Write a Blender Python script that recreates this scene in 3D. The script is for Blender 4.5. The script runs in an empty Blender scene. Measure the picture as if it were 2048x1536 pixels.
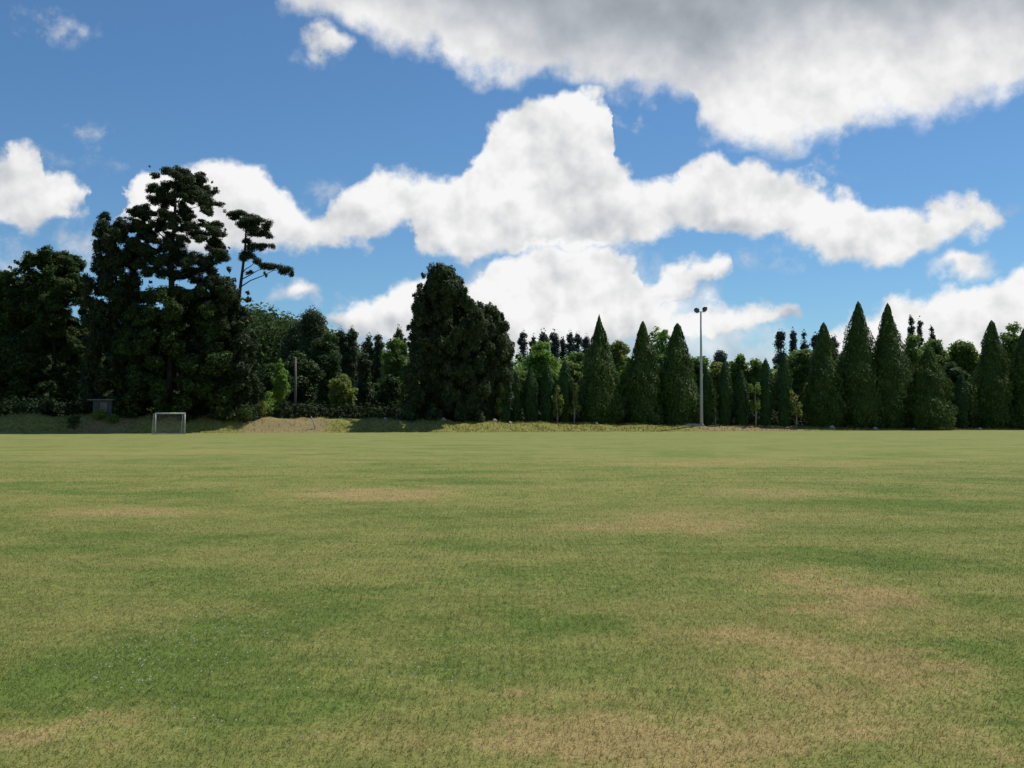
import bpy, math, random
import numpy as np
R = math.radians
C = bpy.context.scene.collection
scene = bpy.context.scene
rng = np.random.default_rng(11)
random.seed(7)

# ------------------------------------------------------------------ camera
F, CX, CY = 1991.0, 1024.0, 768.0          # focal length and centre in photo pixels (2048 wide)
HOR, EYE = 835.0, 1.6
PITCH = math.atan((HOR - CY) / F)
cam = bpy.data.cameras.new("camera"); camo = bpy.data.objects.new("camera", cam); C.objects.link(camo)
cam.sensor_width = 36.0; cam.lens = 36.0 * F / 2048.0
cam.clip_start = 0.1; cam.clip_end = 8000
camo.location = (0, 0, EYE); camo.rotation_euler = (math.pi / 2 + PITCH, 0, 0)
scene.camera = camo

def ray(px, py):
    u = (px - CX) / F; v = (CY - py) / F
    return u, math.cos(PITCH) - v * math.sin(PITCH), math.sin(PITCH) + v * math.cos(PITCH)
def at(px, py, Y):
    x, y, z = ray(px, py); k = Y / y
    return x * k, Y, EYE + z * k
def azel(px, py):
    x, y, z = ray(px, py)
    return math.atan2(x, y), math.asin(z / math.sqrt(x * x + y * y + z * z))

# ------------------------------------------------------------------ sun and exposure
SUN_EL, SUN_AZ = 61.0, 50.0                # azimuth from +Y towards +X
sd = (math.cos(R(SUN_EL)) * math.sin(R(SUN_AZ)), math.cos(R(SUN_EL)) * math.cos(R(SUN_AZ)), math.sin(R(SUN_EL)))
sl = bpy.data.lights.new("sun", "SUN"); so = bpy.data.objects.new("sun", sl); C.objects.link(so)
sl.energy = 4.3; sl.angle = R(0.53); sl.color = (1.0, 0.955, 0.88)
from mathutils import Vector
so.rotation_euler = Vector(sd).to_track_quat('Z', 'Y').to_euler()
so.location = (0, 0, 60)
vs = scene.view_settings
scene.display_settings.display_device = 'sRGB'
vs.view_transform = 'Standard'; vs.look = 'None'; vs.exposure = 0.0; vs.gamma = 1.0

# ------------------------------------------------------------------ node expression helper
class N:
    def __init__(s, nt): s.nt = nt; s.nodes = nt.nodes; s.links = nt.links
    def new(s, t, **k):
        n = s.nodes.new(t)
        for a, b in k.items(): setattr(n, a, b)
        return n
    def put(s, sock, v):
        if isinstance(v, E): s.links.new(v.s, sock)
        elif hasattr(v, 'is_output'): s.links.new(v, sock)
        else: sock.default_value = v
    def m(s, op, *a, clamp=False):
        n = s.new('ShaderNodeMath', operation=op); n.use_clamp = clamp
        for i, v in enumerate(a): s.put(n.inputs[i], v)
        return E(s, n.outputs[0])
    def vm(s, op, *a):
        n = s.new('ShaderNodeVectorMath', operation=op)
        for i, v in enumerate(a): s.put(n.inputs[i], v)
        return n
    def xyz(s, x, y, z):
        n = s.new('ShaderNodeCombineXYZ')
        for i, v in enumerate((x, y, z)): s.put(n.inputs[i], v)
        return n.outputs[0]
    def sep(s, v):
        n = s.new('ShaderNodeSeparateXYZ'); s.put(n.inputs[0], v)
        return [E(s, o) for o in n.outputs]
    def noise(s, vec, scale, detail=3, rough=0.55, dist=0.0, out=0):
        n = s.new('ShaderNodeTexNoise'); s.put(n.inputs['Vector'], vec)
        n.inputs['Scale'].default_value = scale; n.inputs['Detail'].default_value = detail
        n.inputs['Roughness'].default_value = rough; n.inputs['Distortion'].default_value = dist
        return E(s, n.outputs[out])
    def mr(s, v, a, b, c=0.0, d=1.0, smooth=True):
        n = s.new('ShaderNodeMapRange'); n.clamp = True
        n.interpolation_type = 'SMOOTHSTEP' if smooth else 'LINEAR'
        for i, q in enumerate((v, a, b, c, d)): s.put(n.inputs[i], q)
        return E(s, n.outputs[0])
    def mix(s, f, a, b):
        n = s.new('ShaderNodeMix', data_type='RGBA'); n.clamp_factor = True
        s.put(n.inputs[0], f)
        for i, v in ((6, a), (7, b)):
            if isinstance(v, tuple): n.inputs[i].default_value = (*v[:3], 1)
            else: s.put(n.inputs[i], v)
        return E(s, n.outputs[2])
    def curve(s, v, pts):
        n = s.new('ShaderNodeFloatCurve'); s.put(n.inputs['Value'], v)
        c = n.mapping.curves[0]; pts = sorted(pts)
        c.points[0].location = pts[0]; c.points[1].location = pts[-1]
        for p in pts[1:-1]: c.points.new(*p)
        for p in c.points: p.handle_type = 'AUTO_CLAMPED'
        n.mapping.update()
        return E(s, n.outputs[0])
class E:
    def __init__(s, t, k): s.t = t; s.s = k
    def __add__(s, o): return s.t.m('ADD', s, o)
    def __radd__(s, o): return s.t.m('ADD', o, s)
    def __sub__(s, o): return s.t.m('SUBTRACT', s, o)
    def __rsub__(s, o): return s.t.m('SUBTRACT', o, s)
    def __mul__(s, o): return s.t.m('MULTIPLY', s, o)
    def __rmul__(s, o): return s.t.m('MULTIPLY', o, s)
    def __truediv__(s, o): return s.t.m('DIVIDE', s, o)

# ------------------------------------------------------------------ sky with cumulus
world = bpy.data.worlds.new("World"); scene.world = world; world.use_nodes = True
w = N(world.node_tree); world.node_tree.nodes.clear()
sky = w.new('ShaderNodeTexSky', sky_type='NISHITA'); sky.sun_disc = False
sky.sun_elevation = R(SUN_EL); sky.sun_rotation = R(SUN_AZ)
sky.altitude = 300; sky.air_density = 1.0; sky.dust_density = 0.3; sky.ozone_density = 2.0
tc = w.new('ShaderNodeTexCoord').outputs['Generated']
A0, A1, V1 = -0.62, 0.62, 0.62
warp = w.noise(tc, 24.0, 6, 0.54, out=1)
wsub = w.vm('SUBTRACT', warp, (0.5, 0.5, 0.5)).outputs[0]
wsc = w.new('ShaderNodeVectorMath', operation='SCALE'); w.links.new(wsub, wsc.inputs[0]); wsc.inputs[3].default_value = 0.058
wd = w.vm('ADD', tc, wsc.outputs[0]).outputs[0]
def angles(v):
    x, y, z = w.sep(w.vm('NORMALIZE', v).outputs[0])
    return w.m('ARCTAN2', x, y), w.m('ARCSINE', z)
az, el = angles(wd)
u = w.m('ADD', (az - A0) / (A1 - A0), 0.0, clamp=True)
def cv(pts, off=0.0):
    out = []
    for px, py in pts:
        a, e = azel(px, py); out.append((min(max((a - A0) / (A1 - A0), 0), 1), min(max((e + off) / V1, 0), 1)))
    return w.curve(u, out) * V1
def band(top, bot):
    """signed distance (radians) inside a cloud bounded by a top and a bottom curve; also height above its base"""
    t = cv(top); b = cv(bot)
    return w.m('SMOOTH_MIN', t - el, el - b, 0.01), el - b, t - b
main_top = [(-300,560),(150,560),(215,500),(235,400),(255,362),(300,338),(360,335),(420,335),(470,320),(500,318),(540,350),(575,388),(610,422),(640,432),(675,398),(740,352),(790,338),(860,345),(920,336),(945,298),(985,248),(1035,214),(1080,194),(1120,206),(1165,182),(1204,188),(1224,222),(1228,270),(1236,318),(1256,345),(1290,362),(1335,364),(1380,322),(1420,304),(1460,322),(1520,318),(1590,332),(1630,360),(1665,380),(1700,388),(1745,412),(1800,418),(1830,432),(1865,400),(1920,392),(1980,408),(2020,425),(2060,470),(2300,560)]
main_bot = [(-300,440),(215,440),(235,436),(300,480),(400,502),(560,506),(640,502),(760,480),(822,452),(834,494),(900,502),(1000,506),(1240,508),(1320,482),(1400,462),(1500,470),(1590,494),(1640,524),(1720,536),(1800,522),(1860,500),(1920,474),(1990,452),(2040,430),(2300,430)]
up_top = [(-300,200),(470,120),(560,-10),(640,-160),(760,-280),(1000,-330),(2300,-330)]
up_bot = [(-300,-120),(470,-60),(560,-2),(640,28),(700,56),(760,90),(820,108),(868,108),(900,134),(950,154),(1000,164),(1050,156),(1110,160),(1200,178),(1300,188),(1375,194),(1392,236),(1420,270),(1500,290),(1600,296),(1672,298),(1705,272),(1760,244),(1850,238),(1950,222),(2048,182),(2300,150)]
up_grey = [(-300,-60),(560,-60),(700,-40),(800,0),(900,45),(1000,66),(1100,90),(1200,108),(1300,130),(1400,142),(1460,110),(1560,70),(1700,44),(1850,36),(1950,24),(2048,30),(2300,30)]
low_top = [(-300,800),(600,740),(650,632),(700,612),(750,590),(810,556),(860,548),(930,562),(985,520),(1060,496),(1150,488),(1230,502),(1270,526),(1300,556),(1340,540),(1400,515),(1440,510),(1462,540),(1480,640),(1600,700),(2300,800)]
low_bot = [(-300,660),(640,640),(690,668),(800,700),(1000,720),(1250,690),(1300,640),(1350,604),(1400,584),(1450,548),(1500,530),(2300,530)]
str_top = [(-300,800),(1040,720),(1100,648),(1180,622),(1240,600),(1300,596),(1345,612),(1450,606),(1560,612),(1592,626),(1620,700),(2300,800)]
str_bot = [(-300,700),(1100,705),(1250,692),(1350,682),(1450,672),(1530,660),(1600,632),(2300,630)]
rt_top = [(-300,900),(1620,820),(1660,664),(1700,642),(1760,614),(1800,600),(1860,584),(1930,578),(1980,556),(2048,536),(2120,520),(2300,560)]
rt_bot = [(-300,730),(1600,730),(2300,730)]
lf_top = [(-300,330),(-60,300),(-10,310),(8,282),(40,278),(78,292),(90,336),(135,366),(170,398),(182,460),(240,600),(2300,700)]
lf_bot = [(-300,470),(0,456),(50,468),(110,460),(165,428),(200,420),(2300,420)]
bands = [band(main_top, main_bot), band(low_top, low_bot), band(str_top, str_bot), band(rt_top, rt_bot), band(lf_top, lf_bot)]
upper = band(up_top, up_bot)
def blob(px, py, rx, ry):
    a, e = azel(px, py)
    q = w.m('SQRT', w.m('POWER', (az - a) / (rx / F), 2.0) + w.m('POWER', (el - e) / (ry / F), 2.0))
    return (1.0 - q) * (min(rx, ry) / F)
puffs = [blob(1918, 533, 46, 22), blob(598, 594, 38, 18), blob(655, 90, 42, 30)]
wisps = [blob(1500, 522, 46, 26), blob(1550, 536, 60, 14), blob(125, 50, 60, 32), blob(1242, 243, 36, 12), blob(185, 270, 22, 24),
         blob(120, 326, 80, 20), blob(18, 520, 60, 34), blob(165, 492, 40, 40), blob(1430, 705, 60, 22), blob(2034, 408, 30, 12),
         blob(700, 602, 24, 14), blob(655, 385, 50, 26), blob(1645, 345, 40, 14), blob(610, 118, 30, 16)]
def mx(lst):
    r = lst[0]
    for q in lst[1:]: r = w.m('MAXIMUM', r, q)
    return r
dl = mx([b[0] for b in bands] + puffs)
n1 = w.noise(tc, 36.0, 7, 0.59)
dens_low = dl + (n1 - 0.5) * 0.020 + 0.0015
dens_up = upper[0] + (n1 - 0.5) * 0.034
a_low = w.mr(dens_low, -0.004, 0.010)
a_up = w.mr(dens_up, -0.010, 0.020)
nw = w.noise(tc, 60.0, 6, 0.65)
a_wisp = w.mr(mx(wisps) + (nw - 0.5) * 0.05, -0.004, 0.030) * 0.75
veil_top = [(-300,700),(560,700),(640,640),(780,590),(900,540),(985,505),(1100,490),(1250,500),(1330,520),(1400,540),(1470,610),(1560,640),(1640,690),(1800,720),(2048,660),(2300,660)]
veil_bot = [(-300,800),(560,800),(2300,800)]
veil = band(veil_top, veil_bot)[0] + (n1 - 0.5) * 0.09
a_veil = w.mr(veil, -0.01, 0.05) * 0.62
alpha = mx([a_low, a_up, a_wisp, a_veil])
# light on the clouds: flat grey bases, bright shoulders, relief towards the sun
base = None
for b in bands:
    g = w.mr(b[1] / w.m('MAXIMUM', b[2], 0.03), -0.05, 0.62) * w.mr(b[0], -0.01, 0.0)
    base = g if base is None else w.m('MAXIMUM', base, g)
base = w.m('MAXIMUM', base, w.mr(mx(puffs), -0.004, 0.01) * 0.8)
sunoff = w.vm('ADD', tc, (0.006, 0.0, 0.012)).outputs[0]
r1 = w.noise(tc, 17.0, 6, 0.52); r2 = w.noise(sunoff, 17.0, 6, 0.52)
relief = (r1 - r2) * 0.95
sunoff2 = w.vm('ADD', tc, (0.016, 0.0, 0.034)).outputs[0]
big = (w.noise(tc, 8.5, 4, 0.5) - w.noise(sunoff2, 8.5, 3, 0.5)) * 0.55
lum_low = 0.70 + base * 0.19 + relief + big
greyness = w.mr(el - cv(up_grey) + (r1 - 0.5) * 0.07, -0.05, 0.045)
lum_up = 0.83 + big * 0.6 - greyness * 0.42 + relief * w.mr(greyness, 0.0, 1.0, 0.8, 0.3)
pick = w.mr(dens_up - dens_low, -0.004, 0.004)
lum = lum_low + (lum_up - lum_low) * pick
lum = w.m('MINIMUM', w.m('MAXIMUM', lum, 0.25), 0.93)
ccol = w.mix(w.mr(lum, 0.4, 0.85), (0.90, 0.97, 1.08), (1.0, 1.0, 1.0))
CL = 10.0                                   # background strength 0.1
cscale = w.new('ShaderNodeVectorMath', operation='SCALE'); w.put(cscale.inputs[0], ccol); w.put(cscale.inputs[3], lum * CL)
tint = w.vm('MULTIPLY', sky.outputs[0], (0.56, 0.82, 1.0)).outputs[0]
skyc = w.mix(alpha, E(w, tint), E(w, cscale.outputs[0]))
bg = w.new('ShaderNodeBackground'); w.put(bg.inputs[0], skyc); bg.inputs[1].default_value = 0.1
wo = w.new('ShaderNodeOutputWorld'); w.links.new(bg.outputs[0], wo.inputs[0])

# ------------------------------------------------------------------ object helpers
def tag(o, label=None, cat=None, group=None, kind=None):
    if label: o['label'] = label
    if cat: o['category'] = cat
    if group: o['group'] = group
    if kind: o['kind'] = kind
    return o
def empty(name, loc, label=None, cat=None, group=None, rz=0.0):
    o = bpy.data.objects.new(name, None); C.objects.link(o); o.location = loc; o.rotation_euler = (0, 0, rz)
    o.empty_display_size = 0.3
    return tag(o, label, cat, group)
class MB:
    def __init__(s): s.v = []; s.f = []; s.n = 0
    def add(s, v, f):
        v = np.asarray(v, float).reshape(-1, 3); s.v.append(v)
        s.f += [tuple(i + s.n for i in q) for q in f]; s.n += len(v)
    def box(s, c, d, rz=0.0):
        x, y, z = (q / 2 for q in d)
        v = np.array([(a, b, e) for e in (-z, z) for a, b in ((-x, -y), (x, -y), (x, y), (-x, y))])
        ca, sa = math.cos(rz), math.sin(rz)
        v = np.stack([v[:, 0] * ca - v[:, 1] * sa, v[:, 0] * sa + v[:, 1] * ca, v[:, 2]], 1) + np.array(c)
        s.add(v, [(3, 2, 1, 0), (4, 5, 6, 7), (0, 1, 5, 4), (1, 2, 6, 5), (2, 3, 7, 6), (3, 0, 4, 7)])
    def tube(s, pts, rad, n=8, cap=True):
        P = [np.array(p, float) for p in pts]; v = []; prev = None
        for i, p in enumerate(P):
            d = P[min(i + 1, len(P) - 1)] - P[max(i - 1, 0)]; d /= (np.linalg.norm(d) + 1e-9)
            a = prev if prev is not None else (np.array((1.0, 0, 0)) if abs(d[0]) < 0.8 else np.array((0, 1.0, 0)))
            a = a - d * a.dot(d); a /= (np.linalg.norm(a) + 1e-9); prev = a
            b = np.cross(d, a); r = rad[i] if hasattr(rad, '__len__') else rad
            for k in range(n):
                t = 2 * math.pi * k / n; v.append(p + (a * math.cos(t) + b * math.sin(t)) * r)
        f = [(i * n + k, i * n + (k + 1) % n, (i + 1) * n + (k + 1) % n, (i + 1) * n + k) for i in range(len(P) - 1) for k in range(n)]
        if cap: f += [tuple(range(n))[::-1], tuple(range((len(P) - 1) * n, len(P) * n))]
        s.add(v, f)
    def build(s, name, mat, parent=None, smooth=False):
        me = bpy.data.meshes.new(name); me.from_pydata(np.concatenate(s.v).tolist(), [], s.f)
        if smooth: me.polygons.foreach_set('use_smooth', np.ones(len(me.polygons), bool))
        me.materials.append(mat); me.update()
        o = bpy.data.objects.new(name, me); C.objects.link(o); o.parent = parent
        return o
def mesh_np(name, V, k, mat, parent=None, extra=None):
    """V: (n*k,3) vertices, every k of them one face; extra: MB merged in (tris/quads)"""
    V = np.asarray(V, np.float32).reshape(-1, 3); nf = len(V) // k
    loops = np.arange(len(V), dtype=np.int32); starts = np.arange(nf, dtype=np.int32) * k; tot = np.full(nf, k, np.int32)
    if extra is not None and extra.v:
        ev = np.concatenate(extra.v).astype(np.float32); l2 = []; t2 = []
        for q in extra.f: l2 += [i + len(V) for i in q]; t2.append(len(q))
        V = np.concatenate([V, ev]); loops = np.concatenate([loops, np.array(l2, np.int32)])
        tot = np.concatenate([tot, np.array(t2, np.int32)]); starts = np.concatenate([[0], np.cumsum(tot)[:-1]]).astype(np.int32)
    me = bpy.data.meshes.new(name)
    me.vertices.add(len(V)); me.vertices.foreach_set('co', V.ravel())
    me.loops.add(len(loops)); me.loops.foreach_set('vertex_index', loops)
    me.polygons.add(len(tot)); me.polygons.foreach_set('loop_start', starts)
    me.update(calc_edges=True); me.validate()
    me.materials.append(mat)
    o = bpy.data.objects.new(name, me); C.objects.link(o); o.parent = parent
    return o

# ------------------------------------------------------------------ terrain
def interp(x, xs, ys): return np.interp(x, xs, ys)
def y_edge(X): return 96.5 + (np.clip(X, -90, 120) + 50) * 0.262 + 0.35 * np.sin(X * 0.21) + 0.2 * np.sin(X * 0.57 + 1)
BX = [-200, -50, -40, -22, -12, 0, 12, 33, 50, 65, 200]; BH = [1.9, 1.72, 1.62, 1.42, 1.22, 0.98, 0.78, 0.42, 0.16, 0.06, 0.05]
def ground_z(X, Y):
    X = np.asarray(X, float); Y = np.asarray(Y, float)
    t = np.clip((Y - y_edge(X)) / 4.0, 0, 1); s = t * t * (3 - 2 * t)
    z = interp(X, BX, BH) * s * (1 + 0.10 * np.sin(X * 0.9 + Y * 0.7) * s + 0.06 * np.sin(X * 2.3))
    far = np.clip((Y - 170) / 160, 0, 1); far = far * far * (3 - 2 * far)
    hill = 30 * np.exp(-((X + 110) / 62) ** 2) * far * np.exp(-np.clip(Y - 330, 0, None) / 260)
    return z + hill
def gz(x, y): return float(ground_z(x, y))

# ------------------------------------------------------------------ materials
def mat(name):
    m = bpy.data.materials.new(name); m.use_nodes = True; nt = m.node_tree
    b = nt.nodes['Principled BSDF']; return m, N(nt), b
def grass_colour(n, pos, detail_scale=1.0):
    """patchy meadow colour as a function of position on the ground (world metres)"""
    X, Y, Z = n.sep(pos)
    flat = n.xyz(X, Y, 0.0)
    wn = n.noise(flat, 0.55, 7, 0.68, out=1)
    ws = n.vm('SUBTRACT', wn, (0.5, 0.5, 0.5)).outputs[0]
    wv = n.vm('MULTIPLY', ws, (3.4, 3.4, 0)).outputs[0]
    q = n.vm('ADD', flat, wv).outputs[0]
    def patch(px, py, rx, ry):
        def gp(a, b):
            x, y, z = ray(a, b); k = EYE / -z; return x * k, y * k
        x0, yc = gp(px, py); _, yf = gp(px, py - ry); _, yn = gp(px, min(py + ry, 1700)); yr = (yf - yn) / 2; xr = rx / F * yc
        d = n.vm('MULTIPLY', n.vm('SUBTRACT', q, (x0, (yf + yn) / 2, 0)).outputs[0], (1 / xr, 1 / yr, 0)).outputs[0]
        l = n.vm('LENGTH', d).outputs['Value']
        return n.mr(E(n, l), 1.35, 0.1)
    def union(lst):
        r = None
        for *a, k in lst:
            p = patch(*a) * k; r = p if r is None else n.m('MAXIMUM', r, p)
        return r
    dry = union([(1560,1290,280,55,.9),(1800,1330,200,80,.85),(1250,1470,480,75,.95),(1650,1400,340,100,.75),(1660,1450,140,40,.8),(140,1460,260,45,.7),
                 (1330,1048,260,26,.62),(740,985,230,15,.72),(240,1024,230,12,.6),(1560,985,220,14,.55),(1740,1200,200,70,.9),(1900,1250,120,60,.6),
                 (1450,925,380,10,.4),(300,905,300,7,.35),(1000,1410,130,25,.8),(2030,1480,60,60,.6)])
    lush = union([(1080,1262,190,42,.9),(230,1345,230,60,.85),(470,1260,230,55,.75),(1120,1160,260,34,.6),(1750,1110,260,18,.55),
                  (1850,1010,260,14,.7),(500,1380,260,50,.6),(60,980,300,10,.35),(1990,1300,90,110,.75),(900,945,240,7,.4),(1950,960,200,8,.6)])
    n1 = n.noise(flat, 0.8, 8, 0.70); n2 = n.noise(flat, 9.0, 5, 0.72); n3 = n.noise(n.vm('MULTIPLY', flat, (0.6, 1.0, 1)).outputs[0], 0.34, 6, 0.62)
    n4 = n.noise(flat, 45.0 * detail_scale, 3, 0.7)
    d = n.m('ADD', dry * 0.80 + (n1 - 0.5) * 1.15 + (n2 - 0.5) * 0.9 + (n3 - 0.5) * 1.7 + 0.35, lush * -0.40, clamp=True)
    c = n.mix(n.mr(d, 0.0, 0.5), (0.122, 0.172, 0.034), (0.222, 0.226, 0.064))
    c = n.mix(n.mr(d, 0.45, 1.0), c, (0.325, 0.255, 0.102))
    n5 = n.noise(n.vm('MULTIPLY', flat, (0.6, 1.0, 1)).outputs[0], 2.2, 6, 0.75)
    v = n.mr(n4, 0.25, 0.75, 0.75, 1.25, smooth=False) * n.mr(n5, 0.3, 0.7, 0.82, 1.16, smooth=False) * n.mr(n2, 0.3, 0.7, 0.85, 1.12, smooth=False)
    c = n.mix(n.mr(Y, 14.0, 95.0) * 0.35, c, (0.232, 0.248, 0.090))   # turf colour turns paler with distance
    sc = n.new('ShaderNodeVectorMath', operation='SCALE'); n.put(sc.inputs[0], c); n.put(sc.inputs[3], v)
    return E(n, sc.outputs[0]), (X, Y, Z), flat

def make_ground_mat():
    m, n, b = mat('meadow')
    pos = n.new('ShaderNodeNewGeometry').outputs['Position']
    c, (X, Y, Z), flat = grass_colour(n, pos)
    e = 96.5 + (X + 50.0) * 0.262 + (n.noise(flat, 1.4, 3) - 0.5) * 1.6
    bank = n.mr(Y - e, -0.6, 0.3)
    f1 = n.noise(flat, 0.35, 4, 0.6); f2 = n.noise(flat, 2.6, 4, 0.6)
    bg_ = n.mix(n.mr(f2, 0.35, 0.65), (0.145, 0.150, 0.036), (0.25, 0.235, 0.068))
    earth = n.mix(f2, (0.21, 0.155, 0.075), (0.30, 0.225, 0.125))
    # where the earth shows: two stretches of the bank
    e1 = n.m('SUBTRACT', 1.0, n.m('ABSOLUTE', (X + 24.0) / 5.5), clamp=True)
    e2 = n.m('SUBTRACT', 1.0, n.m('ABSOLUTE', (X - 29.0) / 11.0), clamp=True)
    e3 = n.m('SUBTRACT', 1.0, n.m('ABSOLUTE', (X + 41.0) / 5.0), clamp=True)
    ef = n.mr(n.m('MAXIMUM', n.m('MAXIMUM', e1 * 1.5, e2 * 1.1), e3 * 0.8) + (f2 - 0.5) * 0.8, 0.2, 0.55)
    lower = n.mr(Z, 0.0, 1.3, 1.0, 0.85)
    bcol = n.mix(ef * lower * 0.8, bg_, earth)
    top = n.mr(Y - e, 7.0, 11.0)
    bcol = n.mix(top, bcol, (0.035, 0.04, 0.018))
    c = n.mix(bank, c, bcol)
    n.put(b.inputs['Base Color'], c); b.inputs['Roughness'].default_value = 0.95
    b.inputs['Specular IOR Level'].default_value = 0.1
    h = n.noise(flat, 28.0, 5, 0.7); bp = n.new('ShaderNodeBump'); bp.inputs['Strength'].default_value = 0.7; bp.inputs['Distance'].default_value = 0.03
    n.put(bp.inputs['Height'], h); n.links.new(bp.outputs[0], b.inputs['Normal'])
    return m
def make_blade_mat():
    m, n, b = mat('grass_blades')
    g = n.new('ShaderNodeNewGeometry')
    c, _, _ = grass_colour(n, g.outputs['Position'], 0.6)
    rnd = E(n, g.outputs['Random Per Island'])
    sc = n.new('ShaderNodeVectorMath', operation='SCALE'); n.put(sc.inputs[0], c); n.put(sc.inputs[3], n.mr(rnd, 0, 1, 0.98, 1.38, smooth=False))
    c = n.mix(n.mr(rnd, 0.84, 0.9) * 0.45, E(n, sc.outputs[0]), (0.36, 0.32, 0.16))
    n.put(b.inputs['Base Color'], c); b.inputs['Roughness'].default_value = 0.6; b.inputs['Specular IOR Level'].default_value = 0.25
    tr = n.new('ShaderNodeBsdfTranslucent'); n.put(tr.inputs[0], c)
    mx_ = n.new('ShaderNodeMixShader'); mx_.inputs[0].default_value = 0.35
    n.links.new(b.outputs[0], mx_.inputs[1]); n.links.new(tr.outputs[0], mx_.inputs[2])
    n.links.new(mx_.outputs[0], n.nodes['Material Output'].inputs[0])
    return m
def leaf_mat(name, c0, c1, c2=None, trans=0.22, rough=0.6):
    """foliage: every leaf cluster takes its own tone between c0 and c1, a few reach c2"""
    m, n, b = mat(name)
    g = n.new('ShaderNodeNewGeometry'); rnd = E(n, g.outputs['Random Per Island'])
    big = n.noise(g.outputs['Position'], 0.55, 3, 0.6)
    c = n.mix(n.m('ADD', rnd * 0.6, (big - 0.5) * 1.4 + 0.2, clamp=True), c0, c1)
    if c2: c = n.mix(n.mr(rnd, 0.86, 0.92), c, c2)
    n.put(b.inputs['Base Color'], c); b.inputs['Roughness'].default_value = rough; b.inputs['Specular IOR Level'].default_value = 0.2
    tr = n.new('ShaderNodeBsdfTranslucent'); n.put(tr.inputs[0], c)
    mx_ = n.new('ShaderNodeMixShader'); mx_.inputs[0].default_value = trans
    n.links.new(b.outputs[0], mx_.inputs[1]); n.links.new(tr.outputs[0], mx_.inputs[2])
    n.links.new(mx_.outputs[0], n.nodes['Material Output'].inputs[0])
    return m
def plain(name, c0, c1, scale=4.0, rough=0.8, metal=0.0, stretch=(1, 1, 1), bump=0.3):
    m, n, b = mat(name)
    p = n.new('ShaderNodeTexCoord').outputs['Object']; p = n.vm('MULTIPLY', p, stretch).outputs[0]
    f = n.noise(p, scale, 5, 0.65)
    n.put(b.inputs['Base Color'], n.mix(n.mr(f, 0.3, 0.7), c0, c1)); b.inputs['Roughness'].default_value = rough; b.inputs['Metallic'].default_value = metal
    bp = n.new('ShaderNodeBump'); bp.inputs['Strength'].default_value = bump; bp.inputs['Distance'].default_value = 0.02
    n.put(bp.inputs['Height'], f); n.links.new(bp.outputs[0], b.inputs['Normal'])
    return m
M = dict(
    pine=leaf_mat('pine_needles', (0.026, 0.042, 0.018), (0.068, 0.096, 0.038), (0.11, 0.14, 0.06), 0.4),
    farpine=leaf_mat('bluish_far_needles', (0.040, 0.062, 0.048), (0.078, 0.108, 0.080), None, 0.25),  # bluish needle colour for the distant pines
    dark=leaf_mat('dark_leaves', (0.028, 0.055, 0.014), (0.078, 0.125, 0.032), (0.12, 0.17, 0.05), 0.45),
    hollow=leaf_mat('tall_conifer_leaves', (0.044, 0.070, 0.030), (0.105, 0.145, 0.060), (0.17, 0.20, 0.09), 0.5),
    cyp=leaf_mat('cypress_leaves', (0.034, 0.072, 0.015), (0.098, 0.158, 0.030), (0.17, 0.22, 0.045), 0.32),
    cypn=leaf_mat('narrow_cypress_leaves', (0.024, 0.062, 0.016), (0.066, 0.122, 0.032), None, 0.22),
    mid=leaf_mat('green_leaves', (0.11, 0.18, 0.035), (0.20, 0.30, 0.065), (0.27, 0.36, 0.09), 0.55),
    bright=leaf_mat('fresh_leaves', (0.14, 0.25, 0.035), (0.23, 0.38, 0.065), (0.30, 0.46, 0.10), 0.55),
    olive=leaf_mat('olive_leaves', (0.15, 0.20, 0.036), (0.27, 0.32, 0.070), (0.36, 0.39, 0.12), 0.55),
    grey=leaf_mat('grey_leaves', (0.10, 0.12, 0.07), (0.20, 0.22, 0.13), None, 0.3),
    dry=leaf_mat('rough_grass', (0.13, 0.14, 0.030), (0.26, 0.25, 0.068), (0.34, 0.30, 0.12), 0.35),
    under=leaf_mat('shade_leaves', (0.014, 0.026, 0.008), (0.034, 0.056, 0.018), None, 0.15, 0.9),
    bark=plain('bark', (0.022, 0.018, 0.014), (0.060, 0.050, 0.040), 3.0, 0.95, stretch=(3, 3, 0.6)),
    palebark=plain('pale_bark', (0.16, 0.15, 0.13), (0.33, 0.31, 0.27), 4.0, 0.9, stretch=(2, 2, 0.7)),
    white=plain('weathered_white_paint', (0.34, 0.35, 0.34), (0.50, 0.51, 0.50), 3.0, 0.5, bump=0.05),
    net=plain('net_cord', (0.22, 0.23, 0.22), (0.34, 0.35, 0.34), 3.0, 0.9),
    steel=plain('galvanised_steel', (0.36, 0.38, 0.38), (0.50, 0.52, 0.52), 1.5, 0.55, 0.2, stretch=(1, 1, .2), bump=0.05),
    lampdark=plain('lamp_housing', (0.02, 0.022, 0.025), (0.045, 0.047, 0.05), 5.0, 0.5),
    glass=plain('lamp_glass', (0.10, 0.11, 0.12), (0.14, 0.15, 0.16), 5.0, 0.1),
    wood=plain('grey_timber', (0.10, 0.09, 0.08), (0.20, 0.185, 0.165), 5.0, 0.9, stretch=(4, 4, .4)),
    shed=plain('shed_cladding', (0.04, 0.043, 0.045), (0.07, 0.073, 0.075), 2.0, 0.8),
    roof=plain('shed_roofing', (0.12, 0.12, 0.12), (0.18, 0.18, 0.175), 2.0, 0.7),
    stone=plain('pale_stone', (0.24, 0.225, 0.20), (0.42, 0.40, 0.36), 6.0, 0.9),
    conc=plain('concrete', (0.26, 0.26, 0.24), (0.38, 0.37, 0.35), 5.0, 0.9),
    clover=plain('clover_heads', (0.48, 0.47, 0.33), (0.66, 0.64, 0.50), 60.0, 0.8),
)

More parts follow.
